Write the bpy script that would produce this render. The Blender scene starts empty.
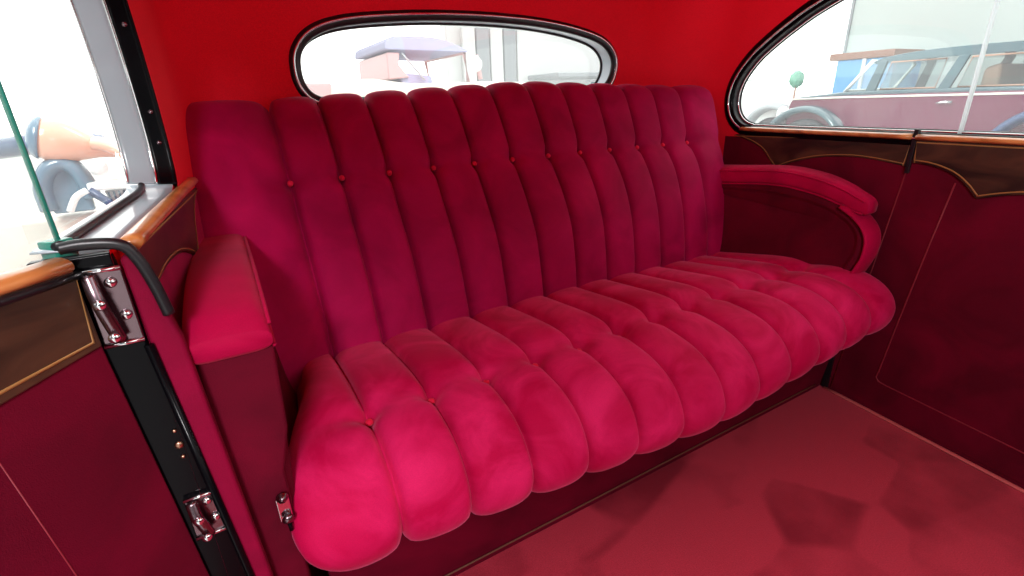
import bpy, bmesh, math, random
from mathutils import Vector, Matrix
random.seed(7)
sc = bpy.context.scene
col = sc.collection

# ------------------------------------------------------------------ camera
F_PX = 488.23
cam_d = bpy.data.cameras.new('camera')
cam_d.sensor_width = 36.0
cam_d.lens = F_PX / 1024 * 36.0
cam_d.clip_start = 0.01
cam = bpy.data.objects.new('camera', cam_d)
col.objects.link(cam)
R_ = Vector((0.86359329, -0.50300781, -0.03449305))
U_ = Vector((0.20916098, 0.2951708, 0.93226921))
W_ = Vector((0.45875736, 0.81231604, -0.36011713))
CP = Vector((-0.1093, -0.9833, 0.7970))
cam.matrix_world = Matrix(((R_.x, U_.x, -W_.x, CP.x), (R_.y, U_.y, -W_.y, CP.y), (R_.z, U_.z, -W_.z, CP.z), (0, 0, 0, 1)))
sc.camera = cam

# ------------------------------------------------------------------ world, sun, exposure
world = bpy.data.worlds.new('bright_overcast')
sc.world = world
world.use_nodes = True
bg = world.node_tree.nodes['Background']
wnt = world.node_tree
wtc = wnt.nodes.new('ShaderNodeTexCoord')
wdot = wnt.nodes.new('ShaderNodeVectorMath'); wdot.operation = 'DOT_PRODUCT'; wdot.inputs[1].default_value = (0.70, 0.70, 0.14)
wnt.links.new(wtc.outputs['Generated'], wdot.inputs[0])
wr = wnt.nodes.new('ShaderNodeValToRGB')     # world bright to rear and right, dimmed behind the camera to shape the light
wr.color_ramp.elements[0].position = 0.22; wr.color_ramp.elements[0].color = (0.06, 0.06, 0.063, 1)
wr.color_ramp.elements[1].position = 0.62; wr.color_ramp.elements[1].color = (1.0, 0.99, 0.98, 1)
wmr = wnt.nodes.new('ShaderNodeMapRange'); wmr.inputs['From Min'].default_value = -1; wmr.inputs['From Max'].default_value = 1
wnt.links.new(wdot.outputs['Value'], wmr.inputs['Value']); wnt.links.new(wmr.outputs['Result'], wr.inputs['Fac'])
wnt.links.new(wr.outputs['Color'], bg.inputs['Color'])
bg.inputs['Strength'].default_value = 3.0
sc.view_settings.view_transform = 'Standard'
sc.view_settings.look = 'None'
sc.view_settings.gamma = 1.0
sc.view_settings.use_curve_mapping = False
sc.view_settings.exposure = 0.0

def lamp(name, loc, target, size, power, color=(1, 1, 1), sizey=None):
    d = bpy.data.lights.new(name, 'AREA')
    d.shape = 'RECTANGLE'; d.size = size; d.size_y = sizey or size
    d.energy = power; d.color = color
    o = bpy.data.objects.new(name, d)
    o.location = loc
    o.rotation_euler = (Vector(target) - Vector(loc)).to_track_quat('-Z', 'Y').to_euler()
    col.objects.link(o)
    return o
# hall lamps: light coming in over the open left door
lamp('unseen_light', (-0.50, -1.95, 1.36), (0.50, -0.28, 0.30), 0.30, 30, (1, 0.95, 0.97), 0.25)
# unseen lights added to brighten the cars parked outside
lamp('unseen_light', (3.6, 1.5, 3.6), (9.0, 2.5, 0.3), 2.0, 380, (1, 1, 1))
lamp('unseen_light', (1.6, 2.2, 3.4), (2.4, 7.0, 0.6), 1.6, 130, (1, 1, 1))
lamp('unseen_light', (-1.6, 0.9, 2.0), (-0.7, 2.4, 0.3), 0.8, 60, (1, 1, 1))

# ------------------------------------------------------------------ materials
def new_mat(name):
    m = bpy.data.materials.new(name); m.use_nodes = True
    nt = m.node_tree
    return m, nt, nt.nodes['Principled BSDF']

def simple(name, c, rough=0.5, metal=0.0, spec=0.5, coat=0.0):
    m, nt, b = new_mat(name)
    b.inputs['Base Color'].default_value = (*c, 1)
    b.inputs['Roughness'].default_value = rough
    b.inputs['Metallic'].default_value = metal
    b.inputs['Specular IOR Level'].default_value = spec
    b.inputs['Coat Weight'].default_value = coat
    n = nt.nodes.new('ShaderNodeTexNoise'); n.inputs['Scale'].default_value = 60
    bp = nt.nodes.new('ShaderNodeBump'); bp.inputs['Strength'].default_value = 0.02; bp.inputs['Distance'].default_value = 0.002
    nt.links.new(n.outputs['Fac'], bp.inputs['Height']); nt.links.new(bp.outputs['Normal'], b.inputs['Normal'])
    return m

def velvet(name, c1, c2, sheen, tint, rough=0.75, mott=5.0, fine=900, bump=0.25, lo=0.35, hi=0.7, distort=0.6):
    m, nt, b = new_mat(name)
    L = nt.links
    tc = nt.nodes.new('ShaderNodeTexCoord')
    n1 = nt.nodes.new('ShaderNodeTexNoise'); n1.inputs['Scale'].default_value = mott
    n1.inputs['Detail'].default_value = 4; n1.inputs['Roughness'].default_value = 0.55; n1.inputs['Distortion'].default_value = distort
    L.new(tc.outputs['Object'], n1.inputs['Vector'])
    r = nt.nodes.new('ShaderNodeValToRGB')
    r.color_ramp.elements[0].position = lo; r.color_ramp.elements[0].color = (*c1, 1)
    r.color_ramp.elements[1].position = hi; r.color_ramp.elements[1].color = (*c2, 1)
    L.new(n1.outputs['Fac'], r.inputs['Fac'])
    n2 = nt.nodes.new('ShaderNodeTexNoise'); n2.inputs['Scale'].default_value = fine; n2.inputs['Detail'].default_value = 2
    L.new(tc.outputs['Object'], n2.inputs['Vector'])
    mp = nt.nodes.new('ShaderNodeMapRange'); mp.inputs['To Min'].default_value = 0.8; mp.inputs['To Max'].default_value = 1.2
    L.new(n2.outputs['Fac'], mp.inputs['Value'])
    mx = nt.nodes.new('ShaderNodeMix'); mx.data_type = 'RGBA'; mx.blend_type = 'MULTIPLY'; mx.inputs['Factor'].default_value = 1
    L.new(r.outputs['Color'], mx.inputs[6]); L.new(mp.outputs['Result'], mx.inputs[7])
    L.new(mx.outputs[2], b.inputs['Base Color'])
    b.inputs['Roughness'].default_value = rough
    b.inputs['Specular IOR Level'].default_value = 0.12
    b.inputs['Sheen Weight'].default_value = sheen
    b.inputs['Sheen Roughness'].default_value = 0.35
    b.inputs['Sheen Tint'].default_value = (*tint, 1)
    bp = nt.nodes.new('ShaderNodeBump'); bp.inputs['Strength'].default_value = bump; bp.inputs['Distance'].default_value = 0.0015
    L.new(n2.outputs['Fac'], bp.inputs['Height']); L.new(bp.outputs['Normal'], b.inputs['Normal'])
    return m

def wood(name, c1, c2, scale, rough, coat=0.5):
    m, nt, b = new_mat(name)
    L = nt.links
    tc = nt.nodes.new('ShaderNodeTexCoord')
    mpn = nt.nodes.new('ShaderNodeMapping'); mpn.inputs['Scale'].default_value = scale
    L.new(tc.outputs['Object'], mpn.inputs['Vector'])
    n = nt.nodes.new('ShaderNodeTexNoise'); n.inputs['Scale'].default_value = 6; n.inputs['Detail'].default_value = 6; n.inputs['Distortion'].default_value = 1.4
    L.new(mpn.outputs['Vector'], n.inputs['Vector'])
    r = nt.nodes.new('ShaderNodeValToRGB')
    r.color_ramp.elements[0].position = 0.38; r.color_ramp.elements[0].color = (*c1, 1)
    r.color_ramp.elements[1].position = 0.66; r.color_ramp.elements[1].color = (*c2, 1)
    L.new(n.outputs['Fac'], r.inputs['Fac']); L.new(r.outputs['Color'], b.inputs['Base Color'])
    b.inputs['Roughness'].default_value = rough; b.inputs['Coat Weight'].default_value = coat; b.inputs['Coat Roughness'].default_value = 0.15
    return m

def glass(name, tint=(1, 1, 1), haze=0.05, gloss=0.06):
    m = bpy.data.materials.new(name); m.use_nodes = True
    nt = m.node_tree; nt.nodes.clear(); L = nt.links
    out = nt.nodes.new('ShaderNodeOutputMaterial')
    t = nt.nodes.new('ShaderNodeBsdfTransparent'); t.inputs['Color'].default_value = (*tint, 1)
    g = nt.nodes.new('ShaderNodeBsdfGlossy'); g.inputs['Roughness'].default_value = 0.02
    d = nt.nodes.new('ShaderNodeBsdfTranslucent'); d.inputs['Color'].default_value = (0.95, 0.97, 1, 1)
    m1 = nt.nodes.new('ShaderNodeMixShader')
    m2 = nt.nodes.new('ShaderNodeMixShader')
    n = nt.nodes.new('ShaderNodeTexNoise'); n.inputs['Scale'].default_value = 3
    mr = nt.nodes.new('ShaderNodeMapRange'); mr.inputs['To Min'].default_value = haze * 0.5; mr.inputs['To Max'].default_value = haze * 1.5
    L.new(n.outputs['Fac'], mr.inputs['Value']); L.new(mr.outputs['Result'], m1.inputs['Fac'])
    L.new(t.outputs[0], m1.inputs[1]); L.new(d.outputs[0], m1.inputs[2])
    m2.inputs['Fac'].default_value = gloss
    L.new(m1.outputs[0], m2.inputs[1]); L.new(g.outputs[0], m2.inputs[2])
    L.new(m2.outputs[0], out.inputs['Surface'])
    return m

def carpet_mat():
    m, nt, b = new_mat('red_carpet')
    L = nt.links
    tc = nt.nodes.new('ShaderNodeTexCoord')
    # brushed pile: angular patches where the nap lies the other way
    mp = nt.nodes.new('ShaderNodeMapping'); mp.inputs['Scale'].default_value = (3.2, 5.5, 1); mp.inputs['Rotation'].default_value = (0, 0, 0.6)
    L.new(tc.outputs['Object'], mp.inputs['Vector'])
    v = nt.nodes.new('ShaderNodeTexVoronoi'); v.inputs['Scale'].default_value = 1.3; v.feature = 'SMOOTH_F1'; v.inputs['Smoothness'].default_value = 0.22
    L.new(mp.outputs['Vector'], v.inputs['Vector'])
    bw = nt.nodes.new('ShaderNodeRGBToBW'); L.new(v.outputs['Color'], bw.inputs['Color'])
    n = nt.nodes.new('ShaderNodeTexNoise'); n.inputs['Scale'].default_value = 7; n.inputs['Detail'].default_value = 5
    L.new(tc.outputs['Object'], n.inputs['Vector'])
    ad = nt.nodes.new('ShaderNodeMath'); ad.operation = 'ADD'
    L.new(bw.outputs['Val'], ad.inputs[0]); L.new(n.outputs['Fac'], ad.inputs[1])
    r = nt.nodes.new('ShaderNodeValToRGB')
    r.color_ramp.elements[0].position = 0.55; r.color_ramp.elements[0].color = (0.24, 0.010, 0.026, 1)
    r.color_ramp.elements[1].position = 1.25 if False else 1.0; r.color_ramp.elements[1].color = (0.50, 0.034, 0.066, 1)
    L.new(ad.outputs[0], r.inputs['Fac'])
    f = nt.nodes.new('ShaderNodeTexNoise'); f.inputs['Scale'].default_value = 450; f.inputs['Detail'].default_value = 3
    L.new(tc.outputs['Object'], f.inputs['Vector'])
    mr = nt.nodes.new('ShaderNodeMapRange'); mr.inputs['To Min'].default_value = 0.6; mr.inputs['To Max'].default_value = 1.4
    L.new(f.outputs['Fac'], mr.inputs['Value'])
    mx = nt.nodes.new('ShaderNodeMix'); mx.data_type = 'RGBA'; mx.blend_type = 'MULTIPLY'; mx.inputs['Factor'].default_value = 1
    L.new(r.outputs['Color'], mx.inputs[6]); L.new(mr.outputs['Result'], mx.inputs[7])
    L.new(mx.outputs[2], b.inputs['Base Color'])
    b.inputs['Roughness'].default_value = 0.9; b.inputs['Specular IOR Level'].default_value = 0.1
    b.inputs['Sheen Weight'].default_value = 0.15; b.inputs['Sheen Tint'].default_value = (1, 0.5, 0.5, 1)
    bp = nt.nodes.new('ShaderNodeBump'); bp.inputs['Strength'].default_value = 0.5; bp.inputs['Distance'].default_value = 0.003
    L.new(f.outputs['Fac'], bp.inputs['Height']); L.new(bp.outputs['Normal'], b.inputs['Normal'])
    return m

M = {}
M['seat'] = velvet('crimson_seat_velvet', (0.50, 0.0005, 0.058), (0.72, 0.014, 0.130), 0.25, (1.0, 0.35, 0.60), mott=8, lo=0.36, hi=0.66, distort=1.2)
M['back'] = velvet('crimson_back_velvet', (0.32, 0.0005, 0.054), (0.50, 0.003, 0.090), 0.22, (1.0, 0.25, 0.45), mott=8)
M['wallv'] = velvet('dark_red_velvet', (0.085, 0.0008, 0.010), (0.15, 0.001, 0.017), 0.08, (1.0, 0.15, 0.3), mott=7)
M['edgev'] = velvet('crimson_edge_velvet', (0.17, 0.0005, 0.022), (0.27, 0.001, 0.036), 0.1, (1.0, 0.2, 0.35), mott=9)
M['button'] = velvet('scarlet_button_velvet', (0.70, 0.008, 0.05), (0.80, 0.015, 0.07), 0.3, (1.0, 0.4, 0.5))
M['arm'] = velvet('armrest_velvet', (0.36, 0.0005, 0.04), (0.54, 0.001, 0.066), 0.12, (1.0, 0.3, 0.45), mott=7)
M['liner'] = velvet('red_headlining', (0.88, 0.010, 0.030), (0.94, 0.014, 0.040), 0.05, (1, 0.3, 0.3), mott=3, fine=500, bump=0.15)
M['piping'] = simple('red_piping', (0.22, 0.006, 0.02), 0.6)
M['sillstrip'] = simple('pink_sill_strip', (0.60, 0.12, 0.12), 0.45)
M['basebead'] = simple('dull_bronze_bead', (0.14, 0.045, 0.025), 0.5)
M['carpet'] = carpet_mat()
M['walnut'] = wood('burr_walnut', (0.014, 0.007, 0.004), (0.085, 0.036, 0.018), (1, 1, 3), 0.42, coat=0.12)
M['cap'] = wood('honey_walnut_cap', (0.42, 0.13, 0.03), (0.72, 0.30, 0.09), (2, 2, 5), 0.3)
M['gold'] = simple('gold_inlay', (0.34, 0.17, 0.05), 0.45)
M['black'] = simple('black_gloss_paint', (0.002, 0.002, 0.003), 0.22, spec=0.12)
M['rubber'] = simple('black_rubber', (0.008, 0.008, 0.01), 0.35)
M['chrome'] = simple('chrome', (0.8, 0.8, 0.82), 0.1, 1.0)
M['brushed'] = simple('red_tinted_chrome', (0.24, 0.17, 0.19), 0.25, 1.0)  # chrome colour darkened and tinted for the pink cabin reflection
M['reveal'] = simple('painted_window_reveal', (0.42, 0.50, 0.55), 0.25, coat=0.4)
M['brass'] = simple('brass_screw', (0.5, 0.3, 0.2), 0.3, 1.0)
M['glass'] = glass('window_glass', (0.97, 0.99, 0.98), 0.05, 0.05)
M['glassR'] = glass('veiled_window_glass', (0.95, 0.99, 0.975), 0.07, 0.04)  # pale reflection veil mixed into the pane as translucent white
M['edge'] = simple('green_glass_edge', (0.02, 0.22, 0.16), 0.2)
M['edgew'] = glass('pale_glass_edge', (0.9, 0.95, 0.95), 0.66, 0.05)
M['shell'] = simple('dark_coachwork', (0.03, 0.03, 0.035), 0.4)

# ------------------------------------------------------------------ helpers
def link(name, me, m, parent=None, smooth=True):
    o = bpy.data.objects.new(name, me)
    if m: me.materials.append(m)
    if smooth:
        for p in me.polygons: p.use_smooth = True
    col.objects.link(o)
    if parent: o.parent = parent
    return o

def mesh(name, V, Fc, m, parent=None, smooth=True, fix=True):
    me = bpy.data.meshes.new(name)
    me.from_pydata([tuple(v) for v in V], [], Fc)
    if fix:
        bm = bmesh.new(); bm.from_mesh(me)
        bmesh.ops.recalc_face_normals(bm, faces=bm.faces)
        bm.to_mesh(me); bm.free()
    me.update()
    return link(name, me, m, parent, smooth)

def tag(o, label=None, cat=None, group=None, kind=None):
    if label: o['label'] = label
    if cat: o['category'] = cat
    if group: o['group'] = group
    if kind: o['kind'] = kind
    return o

def empty(name, loc=(0, 0, 0)):
    o = bpy.data.objects.new(name, None); o.location = loc; o.empty_display_size = 0.05
    col.objects.link(o); return o

def cr(pts, n=8, closed=False):
    """Catmull-Rom through points"""
    pts = [Vector(p) for p in pts]; out = []
    N = len(pts)
    rng = range(N) if closed else range(N - 1)
    for i in rng:
        if closed: a, b, c_, d = pts[(i - 1) % N], pts[i], pts[(i + 1) % N], pts[(i + 2) % N]
        else: a, b, c_, d = pts[max(i - 1, 0)], pts[i], pts[i + 1], pts[min(i + 2, N - 1)]
        for k in range(n):
            t = k / n
            out.append(0.5 * ((2 * b) + (c_ - a) * t + (2 * a - 5 * b + 4 * c_ - d) * t * t + (3 * b - a - 3 * c_ + d) * t ** 3))
    if not closed: out.append(pts[-1])
    return out

def tube_data(pts, r, closed=False, seg=10, flat=None, up=None):
    """sweep; flat=(ra, rb) elliptical with 'up' reference giving the ra axis"""
    pts = [Vector(p) for p in pts]; N = len(pts); V = []; Fc = []
    ref = Vector(up) if up else None; prev = None
    for i, p in enumerate(pts):
        a = pts[(i - 1) % N] if (closed or i > 0) else p
        b = pts[(i + 1) % N] if (closed or i < N - 1) else p
        t = (b - a).normalized()
        if ref is not None: x = (ref - t * ref.dot(t)).normalized()
        elif prev is None:
            q = Vector((0, 0, 1)) if abs(t.z) < 0.9 else Vector((1, 0, 0)); x = (q - t * q.dot(t)).normalized()
        else: x = (prev - t * prev.dot(t)).normalized()
        prev = x; y = t.cross(x)
        ra, rb = flat if flat else (r, r)
        for k in range(seg):
            an = 2 * math.pi * k / seg
            V.append(p + x * math.cos(an) * ra + y * math.sin(an) * rb)
    for i in range(N if closed else N - 1):
        j = (i + 1) % N
        for k in range(seg):
            l = (k + 1) % seg
            Fc.append((i * seg + k, i * seg + l, j * seg + l, j * seg + k))
    if not closed:
        Fc.append(tuple(range(seg))[::-1]); Fc.append(tuple((N - 1) * seg + k for k in range(seg)))
    return V, Fc

def tube(name, pts, r, m, parent=None, closed=False, seg=10, flat=None, up=None):
    V, Fc = tube_data(pts, r, closed, seg, flat, up)
    return mesh(name, V, Fc, m, parent)

def prism(name, outline, off, m, parent=None, bevel=0.0, smooth=False, seg=2):
    """outline: list of 3D points; extruded by vector off"""
    off = Vector(off); n = len(outline)
    V = [Vector(p) for p in outline] + [Vector(p) + off for p in outline]
    Fc = [tuple(range(n)), tuple(range(2 * n - 1, n - 1, -1))] + [(i, (i + 1) % n, n + (i + 1) % n, n + i) for i in range(n)]
    o = mesh(name, V, Fc, m, parent, smooth)
    if bevel:
        b = o.modifiers.new('bevel', 'BEVEL'); b.width = bevel; b.segments = seg; b.limit_method = 'ANGLE'; b.angle_limit = 0.6
        for p in o.data.polygons: p.use_smooth = True
        w = o.modifiers.new('wn', 'WEIGHTED_NORMAL')
    return o

def box(name, lo, hi, m, parent=None, bevel=0.0):
    x0, y0, z0 = lo; x1, y1, z1 = hi
    return prism(name, [(x0, y0, z0), (x1, y0, z0), (x1, y1, z0), (x0, y1, z0)], (0, 0, z1 - z0), m, parent, bevel)

def lathe(name, prof, m, parent=None, M4=None, seg=24):
    """prof [(r, h)] around local Z, transformed by M4"""
    V = []; Fc = []
    for r, h in prof:
        for k in range(seg):
            a = 2 * math.pi * k / seg; v = Vector((r * math.cos(a), r * math.sin(a), h))
            V.append(M4 @ v if M4 else v)
    for i in range(len(prof) - 1):
        for k in range(seg):
            l = (k + 1) % seg
            Fc.append((i * seg + k, i * seg + l, (i + 1) * seg + l, (i + 1) * seg + k))
    Fc.append(tuple(range(seg))[::-1]); Fc.append(tuple((len(prof) - 1) * seg + k for k in range(seg)))
    return mesh(name, V, Fc, m, parent)

def frame_m(loc, axis, up=(0, 0, 1)):
    z = Vector(axis).normalized(); u = Vector(up)
    x = (u - z * u.dot(z))
    if x.length < 1e-4: x = Vector((1, 0, 0)) - z * z.x
    x.normalize(); y = z.cross(x)
    return Matrix(((x.x, y.x, z.x, loc[0]), (x.y, y.y, z.y, loc[1]), (x.z, y.z, z.z, loc[2]), (0, 0, 0, 1)))

def lerp_tab(tab, t):
    if t <= tab[0][0]: return tab[0][1]
    for (a, va), (b, vb) in zip(tab, tab[1:]):
        if t <= b: return va + (vb - va) * (t - a) / (b - a)
    return tab[-1][1]

# ------------------------------------------------------------------ body shell
def XR(y): return 1.25 + 0.1224 * (y + 0.373)
def XL(y): return -0.170 + 0.08 * y
def wp(side, y, z, off=0.0):
    """point on a side wall, moved 'off' into the cabin"""
    return Vector((XR(y) - off, y, z)) if side > 0 else Vector((XL(y) + off, y, z))
BACK = 0.285
YF = -1.75
def fillet(pa, pb, pc, r, n=34):
    pa, pb, pc = Vector(pa), Vector(pb), Vector(pc)
    d1 = (pa - pb).normalized(); d2 = (pc - pb).normalized()
    ang = d1.angle(d2); t = r / math.tan(ang / 2)
    a = pb + d1 * t; b = pb + d2 * t
    cen = pb + (d1 + d2).normalized() * (r / math.sin(ang / 2))
    va, vb = a - cen, b - cen; out = []
    th = va.angle(vb)
    for i in range(n + 1):
        s = i / n
        out.append(cen + (va * math.sin((1 - s) * th) + vb * math.sin(s * th)) / math.sin(th))
    return out
P0 = (XL(YF), YF); P1 = (XL(BACK), BACK); P2 = (XR(BACK), BACK); P3 = (XR(YF), YF)
fl = fillet(P0, P1, P2, 0.17); fr = fillet(P1, P2, P3, 0.17)
def seg2(a, b, step):
    a, b = Vector(a), Vector(b); n = max(1, int((b - a).length / step))
    return [a + (b - a) * i / n for i in range(n)]
left_pts = seg2(P0, fl[0], 0.008)
back_mid = seg2(fl[-1], fr[0], 0.008)
right_pts = seg2(fr[-1], P3, 0.008) + [Vector(P3)]
path = left_pts + fl[:-1] + back_mid + fr[:-1] + right_pts
iL = len(left_pts) - 1; iR = len(left_pts) + len(fl) - 1 + len(back_mid) + len(fr) - 1 + 1
ZS = 1.09; ZT = 1.24
zs = [i * 0.0091 for i in range(120)]
zs = [z for z in zs if z < ZS] + [ZS]
levels = [(z, 1.0) for z in zs]
for k in range(1, 17):
    a = k / 16 * math.pi / 2
    levels.append((ZS + (ZT - ZS) * math.sin(a) ** 0.9, max(0.02, math.cos(a) ** 0.7)))
CEN = Vector((0.56, -0.7))
Vs = []; 
for z, s in levels:
    for p in path:
        q = CEN + (p - CEN) * s
        Vs.append(Vector((q.x, q.y, z)))
NP = len(path)
# openings -----------------------------------------------------------
Dcurve = [(-0.04, 0.690), (0.010, 0.692), (0.045, 0.704), (0.073, 0.733), (0.083, 0.777), (0.069, 0.828), (0.026, 0.881), (-0.029, 0.922), (-0.099, 0.963), (-0.158, 0.991), (-0.25, 1.022), (-0.40, 1.048), (-0.70, 1.065), (-1.30, 1.065), (-1.42, 1.03), (-1.46, 0.9), (-1.44, 0.75), (-1.38, 0.695), (-1.2, 0.690), (-0.8, 0.690), (-0.45, 0.690)]
DR = [Vector((p.x, p.y)) for p in cr([(a, b, 0) for a, b in Dcurve], 8, True)]
LC = [(-0.455, 0.690), (-0.25, 0.690), (-0.135, 0.691), (-0.104, 0.703), (-0.092, 0.735), (-0.087, 0.78), (-0.087, 0.83), (-0.092, 0.88), (-0.103, 0.935), (-0.125, 0.99), (-0.19, 1.035), (-0.35, 1.055), (-0.60, 1.06), (-1.30, 1.06)]
DL = [Vector((v.x, v.y)) for v in cr([(a, b, 0) for a, b in LC], 8)] + [Vector(v) for v in [(-1.70, 1.0), (-1.70, 0.02), (-0.468, 0.02), (-0.468, 0.690)]]
RW = []
RW = [Vector((p.x, p.y)) for p in cr([(a, b, 0) for a, b in [(0.110, 0.815), (0.088, 0.836), (0.080, 0.870), (0.088, 0.912), (0.125, 0.948), (0.197, 0.971), (0.328, 0.985), (0.458, 0.991), (0.60, 0.991), (0.735, 0.984), (0.86, 0.967), (0.945, 0.943), (0.985, 0.905), (0.985, 0.862), (0.960, 0.826), (0.915, 0.809), (0.80, 0.806), (0.54, 0.806), (0.28, 0.806), (0.15, 0.808)]], 6, True)]
def inside(p, poly):
    c = False; n = len(poly); j = n - 1
    for i in range(n):
        a, b = poly[i], poly[j]
        if (a.y > p.y) != (b.y > p.y) and p.x < (b.x - a.x) * (p.y - a.y) / (b.y - a.y) + a.x: c = not c
        j = i
    return c
def nearest(p, poly):
    best = None; bd = 1e9
    for i in range(len(poly)):
        a, b = poly[i], poly[(i + 1) % len(poly)]
        d = b - a; t = max(0, min(1, (p - a).dot(d) / max(d.length_squared, 1e-12))); q = a + d * t
        e = (q - p).length
        if e < bd: bd, best = e, q
    return best, bd
dead = set()
def cut(colrange, poly, axis):
    lo = Vector((min(p.x for p in poly), min(p.y for p in poly))); hi = Vector((max(p.x for p in poly), max(p.y for p in poly)))
    for j in range(len(levels)):
        for i in colrange:
            k = j * NP + i; v = Vs[k]
            p = Vector((v.y if axis == 1 else v.x, v.z))
            if p.x < lo.x - .02 or p.x > hi.x + .02 or p.y < lo.y - .02 or p.y > hi.y + .02: continue
            q, d = nearest(p, poly)
            if d < 0.0047:
                if axis == 1:
                    v.x += (q.x - v.y) * (0.1224 if v.x > 0.5 else 0.08); v.y = q.x
                else: v.x = q.x
                v.z = q.y
    for j in range(len(levels) - 1):
        for i in colrange:
            if i + 1 >= NP: continue
            c4 = (Vs[j * NP + i] + Vs[j * NP + i + 1] + Vs[(j + 1) * NP + i] + Vs[(j + 1) * NP + i + 1]) / 4
            if inside(Vector((c4.y if axis == 1 else c4.x, c4.z)), poly): dead.add((j, i))
cut(range(0, iL), DL, 1)
cut(range(iR, NP), DR, 1)
cut(range(iL, iR), RW, 0)

def shell_piece(name, irange, jrange, m, close=False):
    idx = {}; V = []; Fc = []
    def g(j, i):
        k = j * NP + i
        if k not in idx: idx[k] = len(V); V.append(Vs[k])
        return idx[k]
    for j in jrange:
        for i in irange:
            if i + 1 >= NP or (j, i) in dead: continue
            Fc.append((g(j, i), g(j + 1, i), g(j + 1, i + 1), g(j, i + 1)))
    o = mesh(name, V, Fc, m, None, True, fix=False)
    s = o.modifiers.new('thickness', 'SOLIDIFY'); s.thickness = 0.006; s.offset = -1; s.use_rim = False   # grows outwards
    return o
nz = len(zs) - 1
zbelt = min(range(len(zs)), key=lambda j: abs(zs[j] - 0.690))
tag(shell_piece('wall_left', range(0, iL), range(0, nz), M['back']), kind='structure')  # brighter velvet than the right wall; its lighting is put into the colour
tag(shell_piece('wall_back', range(iL, iR), range(0, nz), M['liner']), kind='structure')
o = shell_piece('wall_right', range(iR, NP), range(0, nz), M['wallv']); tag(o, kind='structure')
# above the belt line the side walls wear the bright headlining
for nm in ('wall_left', 'wall_right'):
    ob = bpy.data.objects[nm]; ob.data.materials.append(M['liner'])
    for p in ob.data.polygons:
        if p.center.z > 0.665: p.material_index = 1
o = shell_piece('ceiling', range(0, NP), range(nz, len(levels) - 1), M['liner']); tag(o, kind='structure')
# floor
fo = [(p.x, p.y, 0.0) for p in path]
o = prism('floor', [(XL(YF) - 0.05, YF, 0), (XR(YF), YF, 0), (XR(BACK), BACK, 0), (XL(BACK) - .05, BACK, 0)], (0, 0, -0.04), M['carpet']); tag(o, kind='structure')
# front partition behind the driver, low
o = prism('wall_front', [(XL(YF), YF, 0), (XR(YF), YF, 0), (XR(YF), YF, 0.62), (XL(YF), YF, 0.62)], (0, -0.05, 0), M['wallv']); tag(o, kind='structure')

# headlining seam above the rear window
pts = [Vector((x, BACK - 0.002, 1.012 + 0.0 * x)) for x in [0.30 + 0.02 * k for k in range(40)]]
o = tube('trim_1', pts, 0.0035, M['piping']); tag(o, kind='structure')

# ------------------------------------------------------------------ windows
def offset2(poly, d):
    n = len(poly); out = []
    area = sum(poly[i].x * poly[(i + 1) % n].y - poly[(i + 1) % n].x * poly[i].y for i in range(n))
    sg = 1 if area > 0 else -1
    for i in range(n):
        a, b = poly[i - 1], poly[(i + 1) % n]; t = (b - a).normalized()
        out.append(poly[i] + Vector((t.y, -t.x)) * d * sg)
    return out

# window 1: rear
w1 = empty('window_1'); tag(w1, kind='structure')
def bw(p, off): return Vector((p.x, BACK - off, p.y))
tube('window_frame', [bw(p, 0.004) for p in offset2(RW, 0.006)], 0.010, M['rubber'], w1, True, 12, flat=(0.008, 0.013), up=(0, 1, 0))
tube('chrome_bead', [bw(p, 0.012) for p in offset2(RW, 0.008)], 0.0028, M['chrome'], w1, True, 10)
def reveal(name, poly, f, depth, m, parent, closed=True, d2=0.0):
    V = []; Fc = []; n = len(poly); inner = offset2(poly, -d2)
    for k in range(7):
        t = k / 6
        for p, q in zip(poly, inner): V.append(f(p + (q - p) * t, -depth * t))
    for k in range(6):
        for i in range(n if closed else n - 1):
            Fc.append((k * n + i, k * n + (i + 1) % n, (k + 1) * n + (i + 1) % n, (k + 1) * n + i))
    o = mesh(name, V, Fc, m, parent)
    s = o.modifiers.new('t', 'SOLIDIFY'); s.thickness = 0.002; s.offset = 1
    return o
reveal('window_reveal', offset2(RW, 0.001), bw, 0.045, M['reveal'], w1, d2=0.006)
rp = offset2(RW, -0.006)
tube('rubber_seal', [bw(p, -0.044) for p in rp], 0.004, M['rubber'], w1, True)
def pane(name, poly, f, off, th, m, parent):
    n = len(poly)
    V = [f(p, off) for p in poly] + [f(p, off - th) for p in poly]
    Fc = [tuple(range(n)), tuple(range(2 * n - 1, n - 1, -1))] + [(i, (i + 1) % n, n + (i + 1) % n, n + i) for i in range(n)]
    return mesh(name, V, Fc, m, parent, False)
pane('window_glass', rp, bw, -0.046, 0.004, M['glass'], w1)

# window 2: right quarter + door glass
w2 = empty('window_2'); tag(w2, kind='structure')
fR = lambda p, off: wp(1, p.x, p.y, off)
dr_o = offset2(DR, 0.008)
tube('window_frame', [fR(p, 0.004) for p in dr_o], 0.01, M['black'], w2, True, 12, flat=(0.008, 0.016), up=(1, 0, 0))
ch = [p for p in offset2(DR, 0.004)]
keep = [i for i, p in enumerate(ch) if not (p.y < 0.70 and p.x < -0.02)]
tube('chrome_bead', [fR(p, 0.0115) for p in ch], 0.003, M['chrome'], w2, True)
reveal('window_reveal', offset2(DR, 0.001), fR, 0.035, M['shell'], w2, d2=0.010)
tube('rubber_seal', [fR(p, -0.028) for p in offset2(DR, -0.010)], 0.0035, M['rubber'], w2, True)
tube('chrome_rim', [fR(p, -0.022) for p in offset2(DR, -0.008)], 0.003, M['chrome'], w2, True)
dq = offset2(DR, -0.009)
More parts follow.
